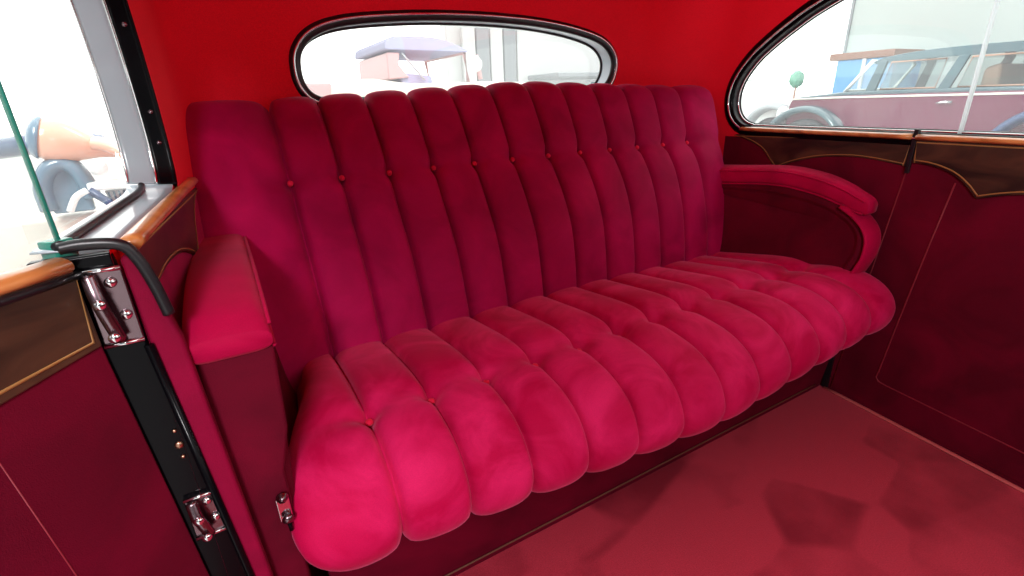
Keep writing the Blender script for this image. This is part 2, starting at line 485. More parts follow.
def clip(poly, xc, keep_gt):
    out = []; n = len(poly)
    for i in range(n):
        a, b = poly[i], poly[(i + 1) % n]
        ia = (a.x > xc) == keep_gt; ib = (b.x > xc) == keep_gt
        if ia: out.append(a)
        if ia != ib:
            t = (xc - a.x) / (b.x - a.x); out.append(a + (b - a) * t)
    return out
YD = -0.524
pane('quarter_glass', clip(dq, YD + 0.004, True), fR, -0.028, 0.004, M['glassR'], w2)
pane('door_glass', clip(dq, YD, False), fR, -0.018, 0.004, M['glassR'], w2)
o = tube('glass_edge', [wp(1, YD, 0.692, -0.022), wp(1, YD, 1.06, -0.022)], 0.004, M['edgew'], w2, flat=(0.004, 0.007), up=(0, 1, 0))

# window 3: left quarter
w3 = empty('window_3'); tag(w3, kind='structure')
fL = lambda p, off: wp(-1, p.x, p.y, off)
dl_open = [Vector((v.x, v.y)) for v in cr([(a, b, 0) for a, b in LC], 8)]
def off_open(pts, d):      # positive d = away from the glass
    out = []
    for i, p in enumerate(pts):
        a, b = pts[max(i - 1, 0)], pts[min(i + 1, len(pts) - 1)]; t = (b - a).normalized()
        out.append(p + Vector((t.y, -t.x)) * d)
    return out
def band(name, pts, d0, o0, d1, o1, m, parent, n=5):
    A = off_open(pts, d0); B = off_open(pts, d1); V = []; Fc = []; N = len(pts)
    for k in range(n + 1):
        t = k / n
        for p, q in zip(A, B): V.append(fL(p + (q - p) * t, o0 + (o1 - o0) * t))
    for k in range(n):
        for i in range(N - 1): Fc.append((k * N + i, k * N + i + 1, (k + 1) * N + i + 1, (k + 1) * N + i))
    o = mesh(name, V, Fc, m, parent)
    sd = o.modifiers.new('t', 'SOLIDIFY'); sd.thickness = 0.0015
    return o
kc = next(i for i, p in enumerate(dl_open) if p.y > 0.697)
rear_arc = dl_open[kc:]; sill = dl_open[:kc + 2]
tube('window_frame', [fL(p, 0.002) for p in off_open(rear_arc, 0.002)], 0.004, M['black'], w3, False, 12)
band('frame_face', rear_arc, 0.0, 0.003, -0.003, -0.018, M['black'], w3)
tube('chrome_bead', [fL(p, -0.0185) for p in off_open(rear_arc, -0.005)], 0.0022, M['chrome'], w3)
band('window_reveal', rear_arc, -0.004, -0.019, -0.010, -0.052, M['reveal'], w3)
band('sill_ledge', sill, 0.0, 0.0, -0.004, -0.054, M['reveal'], w3)
tube('rubber_seal', [fL(p, -0.036) for p in off_open(dl_open[:kc + 1], -0.006)], 0.004, M['rubber'], w3)
tube('chrome_rim', [fL(p, -0.050) for p in off_open(rear_arc, -0.012)], 0.0018, M['chrome'], w3)
lq = [p for p in off_open(dl_open, -0.008) if p.x > -0.44]
pane('window_glass', lq, fL, -0.054, 0.004, M['glass'], w3)
for zt in (0.905, 0.80, 0.757):
    p = min(dl_open[kc:], key=lambda q: abs(q.y - zt) + (q.x < -0.2))
    c0 = fL(Vector((p.x - 0.0015, p.y)), -0.005)
    lathe('screw', [(0.0001, -0.001), (0.0035, -0.001), (0.0035, 0.001), (0.0024, 0.0026), (0.0001, 0.003)], M['brushed'], w3, frame_m(c0, (0.0, -1, 0)), 12)

# ------------------------------------------------------------------ wood trims on the side walls
def board(name, side, outline, th, m, parent=None, off=0.002, bevel=0.002):
    pts = [wp(side, y, z, off) for y, z in outline]
    return prism(name, pts, (-side * th, 0, 0), m, parent, bevel)
def inlay(side, pts2, off, parent, m=None, r=0.0016, closed=True):
    return tube('inlay_line', [wp(side, y, z, off) for y, z in pts2], r, m or M['gold'], parent, closed, 6, flat=(0.0006, r), up=(1, 0, 0))
def shrink(o, d):
    return [(v.x, v.y) for v in offset2([Vector(p) for p in o], -d)]
def dens(pts, n=6): return [(v.x, v.y) for v in cr([(a, b, 0) for a, b in pts], n)]
q_low = dens([(-0.449, 0.624), (-0.38, 0.632), (-0.317, 0.634), (-0.24, 0.626), (-0.17, 0.608), (-0.115, 0.585)]) + dens([(-0.113, 0.585), (-0.088, 0.607), (-0.062, 0.632), (-0.025, 0.650), (0.020, 0.662)])[1:]
quarter = q_low + [(0.05, 0.672), (-0.449, 0.684)]
d_low = dens([(-0.462, 0.634), (-0.50, 0.631), (-0.54, 0.619), (-0.57, 0.599), (-0.594, 0.574)]) + dens([(-0.596, 0.574), (-0.66, 0.592), (-0.80, 0.612), (-1.0, 0.615), (-1.25, 0.600), (-1.38, 0.585)])[1:]
doorb = [(-0.462, 0.684)] + d_low + [(-1.40, 0.684)]
def ladder(outline): return outline
def trim_unit(name, side, outline, y0, y1, label, cap=True):
    root = empty(name, wp(side, (y0 + y1) / 2, 0.66)); root.location = (0, 0, 0)
    tag(root, label, None, None, 'structure')
    board('wood_panel', side, outline, 0.007, M['walnut'], root)
    inlay(side, shrink(outline, 0.005), 0.0094, root, r=0.0012)
    if cap:
        n = 24
        pts = [wp(side, y0 + (y1 - y0) * k / n, 0.689, 0.010) for k in range(n + 1)]
        tube('wood_cap', pts, 0.01, M['cap'], root, seg=14, flat=(0.014 if side > 0 else 0.010, 0.0065), up=(1, 0, 0))
    return root
trim_unit('trim_2', 1, quarter, -0.449, 0.02, 'dark walnut quarter trim with gold inlay under the right window')
trim_unit('trim_3', -1, quarter, -0.449, 0.0, 'dark walnut quarter trim with gold inlay behind the left armrest')

# right door (closed)
d1 = empty('door_1'); tag(d1, kind='structure')
pts = [(-0.456, 0.012), (-0.456, 0.676), (-1.42, 0.676), (-1.42, 0.012)]
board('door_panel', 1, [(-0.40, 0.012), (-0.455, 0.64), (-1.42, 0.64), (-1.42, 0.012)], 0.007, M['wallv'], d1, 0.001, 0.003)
tube('piping', [wp(1, y, z, 0.0085) for y, z in [(-0.551, 0.60), (-0.535, 0.45), (-0.517, 0.26), (-0.505, 0.12), (-0.502, 0.100), (-0.510, 0.091), (-0.53, 0.089), (-0.80, 0.082), (-1.3, 0.075)]], 0.0018, M['piping'], d1, seg=8)
tube('door_edge_bead', [wp(1, -0.455, 0.635, 0.005), wp(1, -0.400, 0.012, 0.005)], 0.003, M['piping'], d1, seg=8)
board('wood_panel', 1, doorb, 0.008, M['walnut'], d1, 0.007)
inlay(1, shrink(doorb, 0.006), 0.0154, d1)
tube('wood_cap', [wp(1, -0.462 - k * 0.04, 0.689, 0.012) for k in range(24)], 0.01, M['cap'], d1, seg=14, flat=(0.014, 0.0065), up=(1, 0, 0))
# black gap strip between quarter trim and door trim
board('door_seal', 1, [(-0.451, 0.61), (-0.451, 0.705), (-0.460, 0.705), (-0.460, 0.61)], 0.012, M['rubber'], d1, 0.002, 0.001)
# sill plate on floor
o = tube('trim_4', [wp(1, -0.385 - 0.05 * k, 0.003, 0.012) for k in range(28)], 0.004, M['sillstrip'], None, seg=8, flat=(0.006, 0.003), up=(1, 0, 0)); tag(o, kind='structure')
o = board('trim_5', 1, [(-0.376, 0.002), (-0.376, 0.30), (-0.392, 0.30), (-0.392, 0.002)], 0.012, M['rubber'], None, 0.001, 0.001); tag(o, kind='structure')

# ------------------------------------------------------------------ left door jamb (black pillar seen in the door gap)
jb = empty('door_frame'); tag(jb, 'black painted door jamb with chrome hinge plates left of the armrest', None, None, 'structure')
jb.name = 'trim_6'
YJ = -0.468
def jl(pts): return [(x + max(0.0, 0.62 - z) * 0.062, y, z) for x, y, z in pts]
prism('jamb_face', jl([(-0.262, YJ, 0.0), (-0.201, YJ, 0.0), (-0.203, YJ, 0.30), (-0.204, YJ, 0.60), (-0.207, YJ, 0.688), (-0.262, YJ, 0.688)]), (0, 0.012, 0), M['black'], jb, 0.002)
tube('jamb_bead', jl([(-0.200, YJ - 0.003, 0.0), (-0.201, YJ - 0.003, 0.3), (-0.203, YJ - 0.003, 0.60)]), 0.004, M['black'], jb, seg=10)
prism('upholstered_edge', [(-0.163, YJ - .001, 0.0), (-0.150, YJ - .001, 0.0), (-0.162, YJ - .001, 0.3), (-0.176, YJ - .001, 0.6), (-0.192, YJ - .001, 0.683), (-0.203, YJ - .001, 0.683), (-0.201, YJ - .001, 0.6), (-0.182, YJ - .001, 0.3)], (0, 0.016, 0), M['edgev'], jb, 0.004)
# black rubber corner over the jamb
tube('door_seal', cr([(-0.238, YJ - 0.002, 0.697), (-0.222, YJ - 0.002, 0.698), (-0.199, YJ - 0.002, 0.694), (-0.190, YJ - 0.002, 0.680), (-0.184, YJ - 0.002, 0.655), (-0.180, YJ - 0.002, 0.625)], 6), 0.006, M['rubber'], jb, seg=10, flat=(0.004, 0.005), up=(0, 1, 0))
def hinge_plate(z0, z1, x0, x1, loop=True):
    hp = prism('hinge_plate', [(x0, YJ, z0), (x1, YJ, z0), (x1, YJ, z1), (x0, YJ, z1)], (0, -0.003, 0), M['brushed'], jb, 0.0012)
    xc = (x0 + x1) / 2; h = z1 - z0
    return hp
h1 = hinge_plate(0.606, 0.676, -0.232, -0.203)
h2 = hinge_plate(0.372, 0.425, -0.2165, -0.188)
def add_to_hinge(h, z0, z1, x0, x1):
    xm = (x0 + x1) / 2
    tube('hinge_arm', cr([(x0 + 0.006, YJ - 0.006, z1 - 0.004), (x0 + 0.008, YJ - 0.012, z1 - 0.02), (x0 + 0.010, YJ - 0.013, (z0 + z1) / 2), (x0 + 0.014, YJ - 0.010, z0 + 0.006)], 5), 0.003, M['brushed'], h, seg=10, flat=(0.004, 0.0055), up=(0, 1, 0))
    for (dx, t) in ((0.019, 0.82), (0.022, 0.38), (0.010, 0.62), (0.012, 0.18)):
        lathe('bolt', [(0.0001, 0), (0.0046, 0), (0.0046, 0.0018), (0.003, 0.0034), (0.0001, 0.0036)], M['chrome'], h, frame_m((x0 + dx, YJ - 0.003 if dx > .015 else YJ - 0.0175, z0 + (z1 - z0) * t), (0, -1, 0)), 14)
    tube('hinge_rib', [(x0, YJ - 0.004, z0 + 0.001), (x1, YJ - 0.004, z0 + 0.001)], 0.0022, M['chrome'], h, seg=8)
    tube('hinge_rib', [(x0, YJ - 0.004, z1 - 0.001), (x1, YJ - 0.004, z1 - 0.001)], 0.0022, M['chrome'], h, seg=8)
add_to_hinge(h1, 0.606, 0.676, -0.232, -0.203)
add_to_hinge(h2, 0.372, 0.425, -0.2165, -0.188)
for z, r in ((0.505, 0.0022), (0.488, 0.0042), (0.474, 0.0022)):
    lathe('screw', [(0.0001, 0), (r, 0), (r, 0.001), (r * 0.6, 0.0022), (0.0001, 0.0024)], M['brass'], jb, frame_m((-0.205, YJ, z), (0, -1, 0)), 12)

# ------------------------------------------------------------------ left door, swung open on rear hinges
TH = math.radians(40)
HX, HY = -0.240, -0.468
dd = Vector((-math.sin(TH), -math.cos(TH), 0)); dn = Vector((math.cos(TH), -math.sin(TH), 0))  # dn faces the cabin
def dp(s, z, off=0.0): return Vector((HX + max(0.0, 0.62 - z) * 0.062, HY, 0)) + dd * s + dn * off + Vector((0, 0, z))
d2 = empty('door_2'); tag(d2, 'open left door with crimson lining, dark inlaid wood and honey cap', None, None, 'structure')
prism('door_body', [dp(0, -0.02), dp(0.95, -0.02), dp(0.95, 0.675), dp(0, 0.675)], dn * -0.05, M['shell'], d2, 0.004)
prism('door_panel', [dp(0.0, 0.0, 0.001), dp(0.94, 0.0, 0.001), dp(0.94, 0.655, 0.001), dp(0.0, 0.655, 0.001)], dn * 0.005, M['wallv'], d2, 0.003)
do = [(0.0, 0.684), (0.0, 0.610), (0.08, 0.604), (0.16, 0.600)] + dens([(0.16, 0.600), (0.22, 0.590), (0.27, 0.565)])[1:] + dens([(0.27, 0.565), (0.40, 0.592), (0.60, 0.608), (0.92, 0.60)])[1:] + [(0.92, 0.684)]
prism('wood_panel', [dp(s + 0.001, z, 0.005) for s, z in do], dn * 0.006, M['walnut'], d2, 0.002)
tube('inlay_line', [dp(s + 0.001, z, 0.0115) for s, z in [(p[0], p[1]) for p in shrink(do, 0.009)]], 0.0012, M['gold'], d2, True, 6, flat=(0.0006, 0.0016), up=dn)
tube('wood_cap', [dp(0.003 + 0.04 * k, 0.684, 0.003) for k in range(24)], 0.01, M['cap'], d2, seg=14, flat=(0.013, 0.007), up=dn)
tube('door_seal', [dp(-0.004 + 0.04 * k, 0.674, 0.009) for k in range(24)], 0.004, M['rubber'], d2, seg=8)
tube('piping', [dp(0.098, 0.575, 0.007), dp(0.095, 0.45, 0.007), dp(0.092, 0.30, 0.007), dp(0.09, 0.06, 0.007), dp(0.08, 0.04, 0.007), dp(0.85, 0.04, 0.007)], 0.0007, M['piping'], d2, seg=8)
gp = [dp(-0.018, 0.66, -0.02), dp(0.9, 0.66, -0.02), dp(0.9, 1.0, -0.02), dp(0.7, 1.05, -0.02), dp(-0.018, 1.05, -0.02)]
prism('window_glass', gp, dn * -0.005, M['glass'], d2)
tube('glass_edge', [dp(-0.020, 0.66, -0.0225), dp(-0.020, 1.05, -0.0225)], 0.003, M['edge'], d2, flat=(0.0028, 0.0016), up=dn)
box('glass_channel', (0, 0, 0), (0.001, 0.001, 0.001), M['edge'], d2) if False else None
prism('glass_guide', [dp(-0.026, 0.672, -0.03), dp(-0.008, 0.672, -0.03), dp(-0.008, 0.700, -0.03), dp(-0.026, 0.700, -0.03)], dn * 0.018, M['edge'], d2, 0.002)

# ------------------------------------------------------------------ the bench seat
bench = empty('bench_seat', (0.55, -0.2, 0)); bench.location = (0, 0, 0)
tag(bench, 'crimson velvet rear bench seat with buttoned vertical channels and two rolled armrests', 'car seat')

def prof_lerp(profs, x):
    # profs: {x: [(y,z)...]}
    xs = sorted(profs)
    if x <= xs[0]: a, b = xs[0], xs[1]
    elif x >= xs[-1]: a, b = xs[-2], xs[-1]
    else:
        for a, b in zip(xs, xs[1:]):
            if a <= x <= b: break
    t = (x - a) / (b - a); t = max(-0.25, min(1.25, t))
    return [(pa[0] + (pb[0] - pa[0]) * t, pa[1] + (pb[1] - pa[1]) * t) for pa, pb in zip(profs[a], profs[b])]

def resample(pts, n):
    L = [0]
    for a, b in zip(pts, pts[1:]): L.append(L[-1] + (b - a).length)
    out = []; k = 0
    for i in range(n):
        t = L[-1] * i / (n - 1)
        while k < len(L) - 2 and L[k + 1] < t: k += 1
        u = (t - L[k]) / max(L[k + 1] - L[k], 1e-9); out.append(pts[k] + (pts[k + 1] - pts[k]) * u)
    return out

def channel_surface(name, sgn, profs, NV, xL, xR, nch_in, crown, btn_k, m, parent, end_r, crease, cw=0.10, thick_in=0.10, endcrown=1.0, end_pow=2.0, groove=0.007, shape='seat', end_l=None):
    """velvet channels: seams at x=0..1.1; last channels run to xL / xR and round off.
       profile point btn_k carries the button row"""
    cols = []   # (x, t in channel, channel half width, enddrop)
    NTs = [0, .018, .045, .085, .14, .21, .30, .40, .50, .60, .70, .79, .86, .915, .955, .982]
    bounds = [xL] + [0.1 * i for i in range(12)] + [xR]
    for ci in range(13):
        a, b = bounds[ci], bounds[ci + 1]
        for t in NTs:
            cols.append((a + (b - a) * t, t, ci))
    cols.append((bounds[-1], 1.0, 12))
    V = []
    rows_btn = None
    for x, t, ci in cols:
        pr = prof_lerp(profs, min(max(x, -0.02), 1.12))
        base = [Vector((y, z)) for y, z in pr]
        raw = [Vector((v.x, v.y)) for v in cr([(p.x, p.y, 0) for p in base], 10)]
        # arc position of the button row
        Lb = sum((raw[i + 1] - raw[i]).length for i in range(btn_k * 10)); Lt = sum((raw[i + 1] - raw[i]).length for i in range(len(raw) - 1))
        rs = resample(raw, NV)
        cenp = sum((p for p in base), Vector((0, 0))) / len(base)
        for j, p in enumerate(rs):
            a_, b_ = rs[max(j - 1, 0)], rs[min(j + 1, NV - 1)]
            tg = (b_ - a_).normalized(); nrm = Vector((tg.y, -tg.x)) * sgn
            s = j / (NV - 1) * Lt
            h = crown * max(0.0, 1 - abs(2 * t - 1) ** 2.6) ** 0.5
            edge = min(t, 1 - t)
            if ci in (0, 12):
                tt = t if ci == 12 else 1 - t       # 0 at seam, 1 at the outer end
                h = crown * endcrown * max(0.0, 1 - abs(2 * min(tt, 0.5) - 1) ** 2.6) ** 0.5
                drop = (end_l if (ci == 0 and end_l is not None) else end_r) * (1 - math.sqrt(max(0.0, 1 - max(0.0, (tt - 0.35) / 0.65) ** end_pow)))
                edge = tt * 0.6
            else: drop = 0.0
            # button row: pleat dips towards the buttons and a soft crease across the channel
            w = 0.016 + 0.018 * min(1, edge * 2)
            ds = (s - Lb + crease[1] * math.sin(math.pi * t) if ci not in (0, 12) else s - Lb)
            dip = math.exp(-(ds / w) ** 2)
            h -= dip * crown * (crease[0] if edge > 0.02 else 0.25) * (1 - 0.35 * math.sin(math.pi * t) if ci not in (0,12) else 0.4)
            bd = math.hypot((edge) * cw * 1.0, s - Lb)
            if not (ci in (0, 12) and edge > 0.35): h -= 0.012 * math.exp(-(bd / 0.016) ** 2)
            h -= groove * math.exp(-(edge * cw / 0.0045) ** 2)
            q = p + nrm * (h - drop)
            X_ = x
            if shape == 'back':
                if x < 0: q.x -= 0.055 * (-x / 0.168)
                if ci == 12: X_ += 0.035 * t * min(1, max(0, (q.y - 0.60) / 0.08))
            else:
                if x < 0:
                    k_ = min(1, max(0, (q.x + 0.44) / 0.30)); k_ = k_ * k_ * (3 - 2 * k_)
                    l_ = min(1, max(0, (0.315 - q.y) / 0.09)) * (1 - k_)
                    X_ = x * (1 - 0.50 * k_ - 0.30 * l_ * l_)
            V.append((X_, q.x, q.y))
    Fc = []; NC = len(cols)
    for i in range(NC - 1):
        for j in range(NV - 1):
            Fc.append((i * NV + j, i * NV + j + 1, (i + 1) * NV + j + 1, (i + 1) * NV + j))
    # end caps
    for i in (0, NC - 1):
        k0 = i * NV; c3 = sum((Vector(V[k0 + j]) for j in range(NV)), Vector((0, 0, 0))) / NV
        V.append(tuple(c3)); ci_ = len(V) - 1
        for j in range(NV - 1): Fc.append((k0 + j, k0 + j + 1, ci_))
        Fc.append((k0 + NV - 1, k0, ci_))
    # back closure
    Fc.append(tuple(i * NV for i in range(NC))); Fc.append(tuple(i * NV + NV - 1 for i in range(NC)))
    o = mesh(name, V, Fc, m, parent)
    return o

# seat cushion groove profile (y,z) rear -> front -> underside, at three seams
seat_prof = {
    0.1: [(0.02, 0.322), (-0.134, 0.346), (-0.255, 0.360), (-0.337, 0.357), (-0.407, 0.347), (-0.450, 0.322), (-0.474, 0.280), (-0.468, 0.243), (-0.440, 0.220), (-0.39, 0.212)],
    0.6: [(0.03, 0.330), (-0.148, 0.350), (-0.262, 0.360), (-0.328, 0.352), (-0.429, 0.337), (-0.482, 0.309), (-0.506, 0.268), (-0.504, 0.235), (-0.475, 0.207), (-0.42, 0.195)],
    1.1: [(0.02, 0.312), (-0.160, 0.340), (-0.260, 0.355), (-0.325, 0.356), (-0.400, 0.362), (-0.455, 0.350), (-0.490, 0.325), (-0.502, 0.290), (-0.485, 0.255), (-0.43, 0.245)]}
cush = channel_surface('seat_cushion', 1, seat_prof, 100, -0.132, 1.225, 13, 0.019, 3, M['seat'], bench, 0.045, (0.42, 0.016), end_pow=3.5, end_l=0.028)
back_prof = {
    0.1: [(-0.060, 0.29), (-0.070, 0.340), (-0.048, 0.410), (-0.011, 0.493), (0.049, 0.585), (0.090, 0.658), (0.140, 0.725), (0.182, 0.772), (0.215, 0.800), (0.245, 0.800), (0.262, 0.77)],
    0.6: [(-0.055, 0.28), (-0.060, 0.330), (-0.058, 0.393), (-0.041, 0.495), (-0.004, 0.574), (0.060, 0.664), (0.100, 0.740), (0.135, 0.795), (0.165, 0.820), (0.205, 0.820), (0.240, 0.78)],
    1.1: [(-0.045, 0.28), (-0.046, 0.327), (-0.040, 0.394), (-0.018, 0.497), (0.016, 0.592), (0.062, 0.660), (0.090, 0.735), (0.108, 0.780), (0.130, 0.800), (0.175, 0.800), (0.21, 0.76)]}
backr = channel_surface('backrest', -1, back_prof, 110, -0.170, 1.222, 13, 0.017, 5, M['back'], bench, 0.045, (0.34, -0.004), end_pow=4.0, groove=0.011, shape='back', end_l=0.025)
def place_buttons(profs, k, parent, m, sgn, r, depth):
    for i in range(12):
        x = i * 0.1; pr = prof_lerp(profs, x); p = Vector((x, pr[k][0], pr[k][1]))
        a, b = pr[k - 1], pr[k + 1]; t = Vector((0, b[0] - a[0], b[1] - a[1])).normalized(); n = Vector((0, t.z, -t.y)) * sgn
        lathe('button', [(0.0001, -0.004), (r * 0.9, -0.004), (r, 0.0), (r * 0.85, 0.0022), (r * 0.45, 0.0036), (0.0001, 0.004)], m, parent, frame_m(p + n * depth, n, (1, 0, 0)), 16)
place_buttons(seat_prof, 3, cush, M['button'], 1, 0.0060, -0.006)
place_buttons(back_prof, 5, backr, M['button'], -1, 0.0062, -0.003)
# front riser below the cushion
prism('seat_base', [(-0.10, -0.372, 0.0), (XR(-0.38) - 0.012, -0.372, 0.0), (XR(-0.38) - 0.012, -0.40, 0.24), (-0.10, -0.40, 0.24)], (0, 0.03, 0), M['wallv'], bench, 0.003)
tube('base_piping', [(-0.10 + 0.05 * k, -0.377, 0.020) for k in range(27)], 0.0018, M['basebead'], bench, seg=8)
# left front panel carrying the catch
lp = prism('front_panel', [(-0.176, -0.448, 0.0), (-0.124, -0.448, 0.0), (-0.122, -0.448, 0.40), (-0.108, -0.448, 0.455), (-0.102, -0.448, 0.566), (-0.176, -0.448, 0.566)], (0, 0.08, 0), M['wallv'], bench, 0.004)
# chrome catch
ct = prism('chrome_catch', [(-0.1390, -0.449, 0.334), (-0.1245, -0.449, 0.334), (-0.1245, -0.449, 0.368), (-0.1390, -0.449, 0.368)], (0, -0.004, 0), M['chrome'], bench, 0.0015)
ct['label'] = 'small chrome catch on the seat end'
lathe('knob', [(0.0001, 0), (0.0068, 0), (0.0068, 0.002), (0.0042, 0.004), (0.0048, 0.006), (0.0001, 0.0075)], M['brushed'], ct, frame_m((-0.1310, -0.453, 0.370), (0, -1, 0)), 12)
lathe('knob', [(0.0001, 0), (0.0050, 0), (0.0050, 0.003), (0.0072, 0.005), (0.0040, 0.008), (0.0001, 0.009)], M['brushed'], ct, frame_m((-0.1300, -0.453, 0.340), (0, -1, 0)), 12)
tube('latch_pin', [(-0.1300, -0.456, 0.336), (-0.1295, -0.456, 0.321)], 0.0026, M['black'], ct, seg=8)

# armrests --------------------------------------------------------------
def armrest(side, xi, xo, label):
    """xi inner x function of y, xo outer x function of y"""
    root = bpy.data.objects.new('armrest', None); col.objects.link(root); root.parent = bench
    root['label'] = label
    # pad: section swept along y
    NYp = 40
    prof = [(0.02, 0.578, 0.048), (-0.08, 0.587, 0.046), (-0.18, 0.597, 0.045), (-0.26, 0.600, 0.045), (-0.34, 0.591, 0.045), (-0.40, 0.576, 0.045), (-0.432, 0.563, 0.042), (-0.456, 0.553, 0.037), (-0.466, 0.544, 0.024)]
    if side < 0: prof = [(0.02, 0.586, 0.044), (-0.10, 0.596, 0.044), (-0.20, 0.604, 0.044), (-0.30, 0.608, 0.044), (-0.38, 0.605, 0.043), (-0.425, 0.600, 0.041), (-0.448, 0.592, 0.034), (-0.460, 0.583, 0.018)]
    else: prof = [(y + 0.038, z, h) for y, z, h in prof]
    sp = cr([(y, z, h) for y, z, h in prof], 6)
    V = []; Fc = []; SG = 28
    for p in sp:
        y, zt, h = p.x, p.y, p.z
        a, b = xi(y), xo(y); cx = (a + b) / 2; hw = abs(b - a) / 2
        zc = zt - h / 2
        for k in range(SG):
            an = 2 * math.pi * k / SG; c_, s_ = math.cos(an), math.sin(an)
            ex = 0.38 
            V.append((cx + hw * math.copysign(abs(c_) ** ex, c_), y, zc + h / 2 * math.copysign(abs(s_) ** 0.55, s_) + (0.004 * (1 - abs(c_)) if s_ > 0 else 0)))
    n = len(sp)
    for i in range(n - 1):
        for k in range(SG):
            l = (k + 1) % SG; Fc.append((i * SG + k, i * SG + l, (i + 1) * SG + l, (i + 1) * SG + k))
    Fc.append(tuple(range(SG))); Fc.append(tuple((n - 1) * SG + k for k in range(SG)))
    pad = mesh('arm_pad', V, Fc, M['arm'], root)
    # piping on the inner edge of the pad
    tube('piping', [(xi(p.x) + (-0.0 if side > 0 else 0.0), p.x, p.y - 0.006) for p in sp[:-6]], 0.0022, M['arm'], pad, seg=8)
    tube('piping', [(xi(p.x), p.x, p.y - p.z + 0.003) for p in sp[:-6]], 0.0022, M['arm'], pad, seg=8)
    # side body with rounded scroll front
    prof2 = cr([(0.02, 0.545, 0), (-0.10, 0.555, 0), (-0.22, 0.558, 0), (-0.33, 0.548, 0), (-0.395, 0.527, 0), (-0.435, 0.500, 0), (-0.456, 0.468, 0), (-0.458, 0.425, 0), (-0.446, 0.385, 0), (-0.43, 0.34, 0)], 6)
    prof2 = [p + Vector((0.018, 0, 0)) if side > 0 else p for p in prof2]
    if side < 0:
        prof2 = [p for p in prof2 if p.x > -0.40] + [Vector((-0.435, 0.56, 0)), Vector((-0.445, 0.34, 0))]
    out = [(p.x, p.y) for p in prof2] + [(-0.40, 0.20), (0.02, 0.20)]
    ins = 0.010
    V = []; Fc = []; n = len(out)
    def px(y, z, o):   # inner faces lean towards the cushion lower down
        lean = max(0.0, (0.54 - z)) * 0.18 * min(1.0, max(0.0, (y + 0.45) / 0.30))
        tuck = 0.024 * min(1.0, max(0.0, (0.465 - z) / 0.08)) * (1 - min(1.0, max(0.0, (y + 0.45) / 0.10))) if side < 0 else 0.0
        return xi(y) - side * lean + side * o - tuck
    for o_ in (0.003, 0.0):
        sh = 0.006 if o_ == 0.003 else 0.012
    rings = []
    for (o_, sh) in ((0.006, 0.030), (0.003, 0.022), (0.000, 0.020), (0.0, 0.016), (0.002, 0.004), (0.006, 0.0)):
        rr = [(v.x, v.y) for v in offset2([Vector(p) for p in out], -sh)]
        rings.append([(px(y, z, o_), y, z) for y, z in rr])
    rings.append([(xo(y), y, z) for y, z in out])
    for r in rings: V += r
    for k in range(len(rings) - 1):
        for i in range(n):
            Fc.append((k * n + i, k * n + (i + 1) % n, (k + 1) * n + (i + 1) % n, (k + 1) * n + i))
    Fc.append(tuple(range(n))); Fc.append(tuple((len(rings) - 1) * n + i for i in range(n)))
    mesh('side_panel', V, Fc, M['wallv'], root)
    if side > 0:
        # lighter facing roll round the front of the side panel
        band = [p for p in prof2 if p.x < -0.36]
        tube('front_roll', [(1.178, p.x - 0.002, p.y - 0.002) for p in band], 0.02, M['arm'], root, seg=16, flat=(0.036, 0.008), up=(1, 0, 0))
    return root
armrest(1, lambda y: 1.158 + 0.03 * (y + 0.3), lambda y: XR(y) - 0.030 - 0.02 * min(1, max(0, (y + 0.3) / -0.15)) + 0.022 * min(1, max(0, (y + 0.25) / 0.25)), 'far armrest with a dark red inner panel')
armrest(-1, lambda y: -0.102 - 0.0 * y, lambda y: -0.181, 'near armrest with a boxy pad')

# ------------------------------------------------------------------ the hall outside
GZ = -0.42
M['concrete'] = simple('pale_concrete', (0.62, 0.62, 0.60), 0.7)
M['palewall'] = simple('pale_panel', (0.66, 0.72, 0.69), 0.6)
M['white'] = simple('white_paint', (0.85, 0.85, 0.84), 0.4)
M['cream'] = simple('cream_paint', (0.75, 0.70, 0.62), 0.4)
M['maroon'] = simple('maroon_paint', (0.13, 0.02, 0.05), 0.15, coat=0.8)
M['greyroof'] = simple('grey_green_paint', (0.07, 0.12, 0.14), 0.2, coat=0.6)
M['blue'] = simple('sky_blue_sheet', (0.16, 0.42, 0.75), 0.5)
M['brown'] = simple('rust_brown_board', (0.32, 0.15, 0.10), 0.6)
M['tan'] = simple('tan_leather', (0.38, 0.22, 0.16), 0.5)
M['mauve'] = simple('mauve_canvas', (0.36, 0.36, 0.52), 0.8)
M['pinkp'] = simple('faded_pink_paint', (0.62, 0.36, 0.36), 0.4)
M['peach'] = simple('peach_paint', (0.75, 0.40, 0.28), 0.25, coat=0.5)
M['slate'] = simple('slate_blue_paint', (0.12, 0.20, 0.27), 0.25, coat=0.5)
M['navy'] = simple('navy_paint', (0.05, 0.08, 0.16), 0.3)
M['tyre'] = simple('tyre_rubber', (0.06, 0.065, 0.07), 0.7)
M['green'] = simple('green_leaf', (0.10, 0.32, 0.22), 0.6)
M['greypale'] = simple('pale_grey_sheet', (0.42, 0.44, 0.46), 0.6)
M['carglass'] = glass('car_window_glass', (0.92, 0.96, 0.95), 0.12, 0.08)

o = prism('trim_7', [(-30, -12, GZ), (40, -12, GZ), (40, 40, GZ), (-30, 40, GZ)], (0, 0, -0.05), M['concrete']); tag(o, kind='structure', label='pale concrete hall floor around the car')

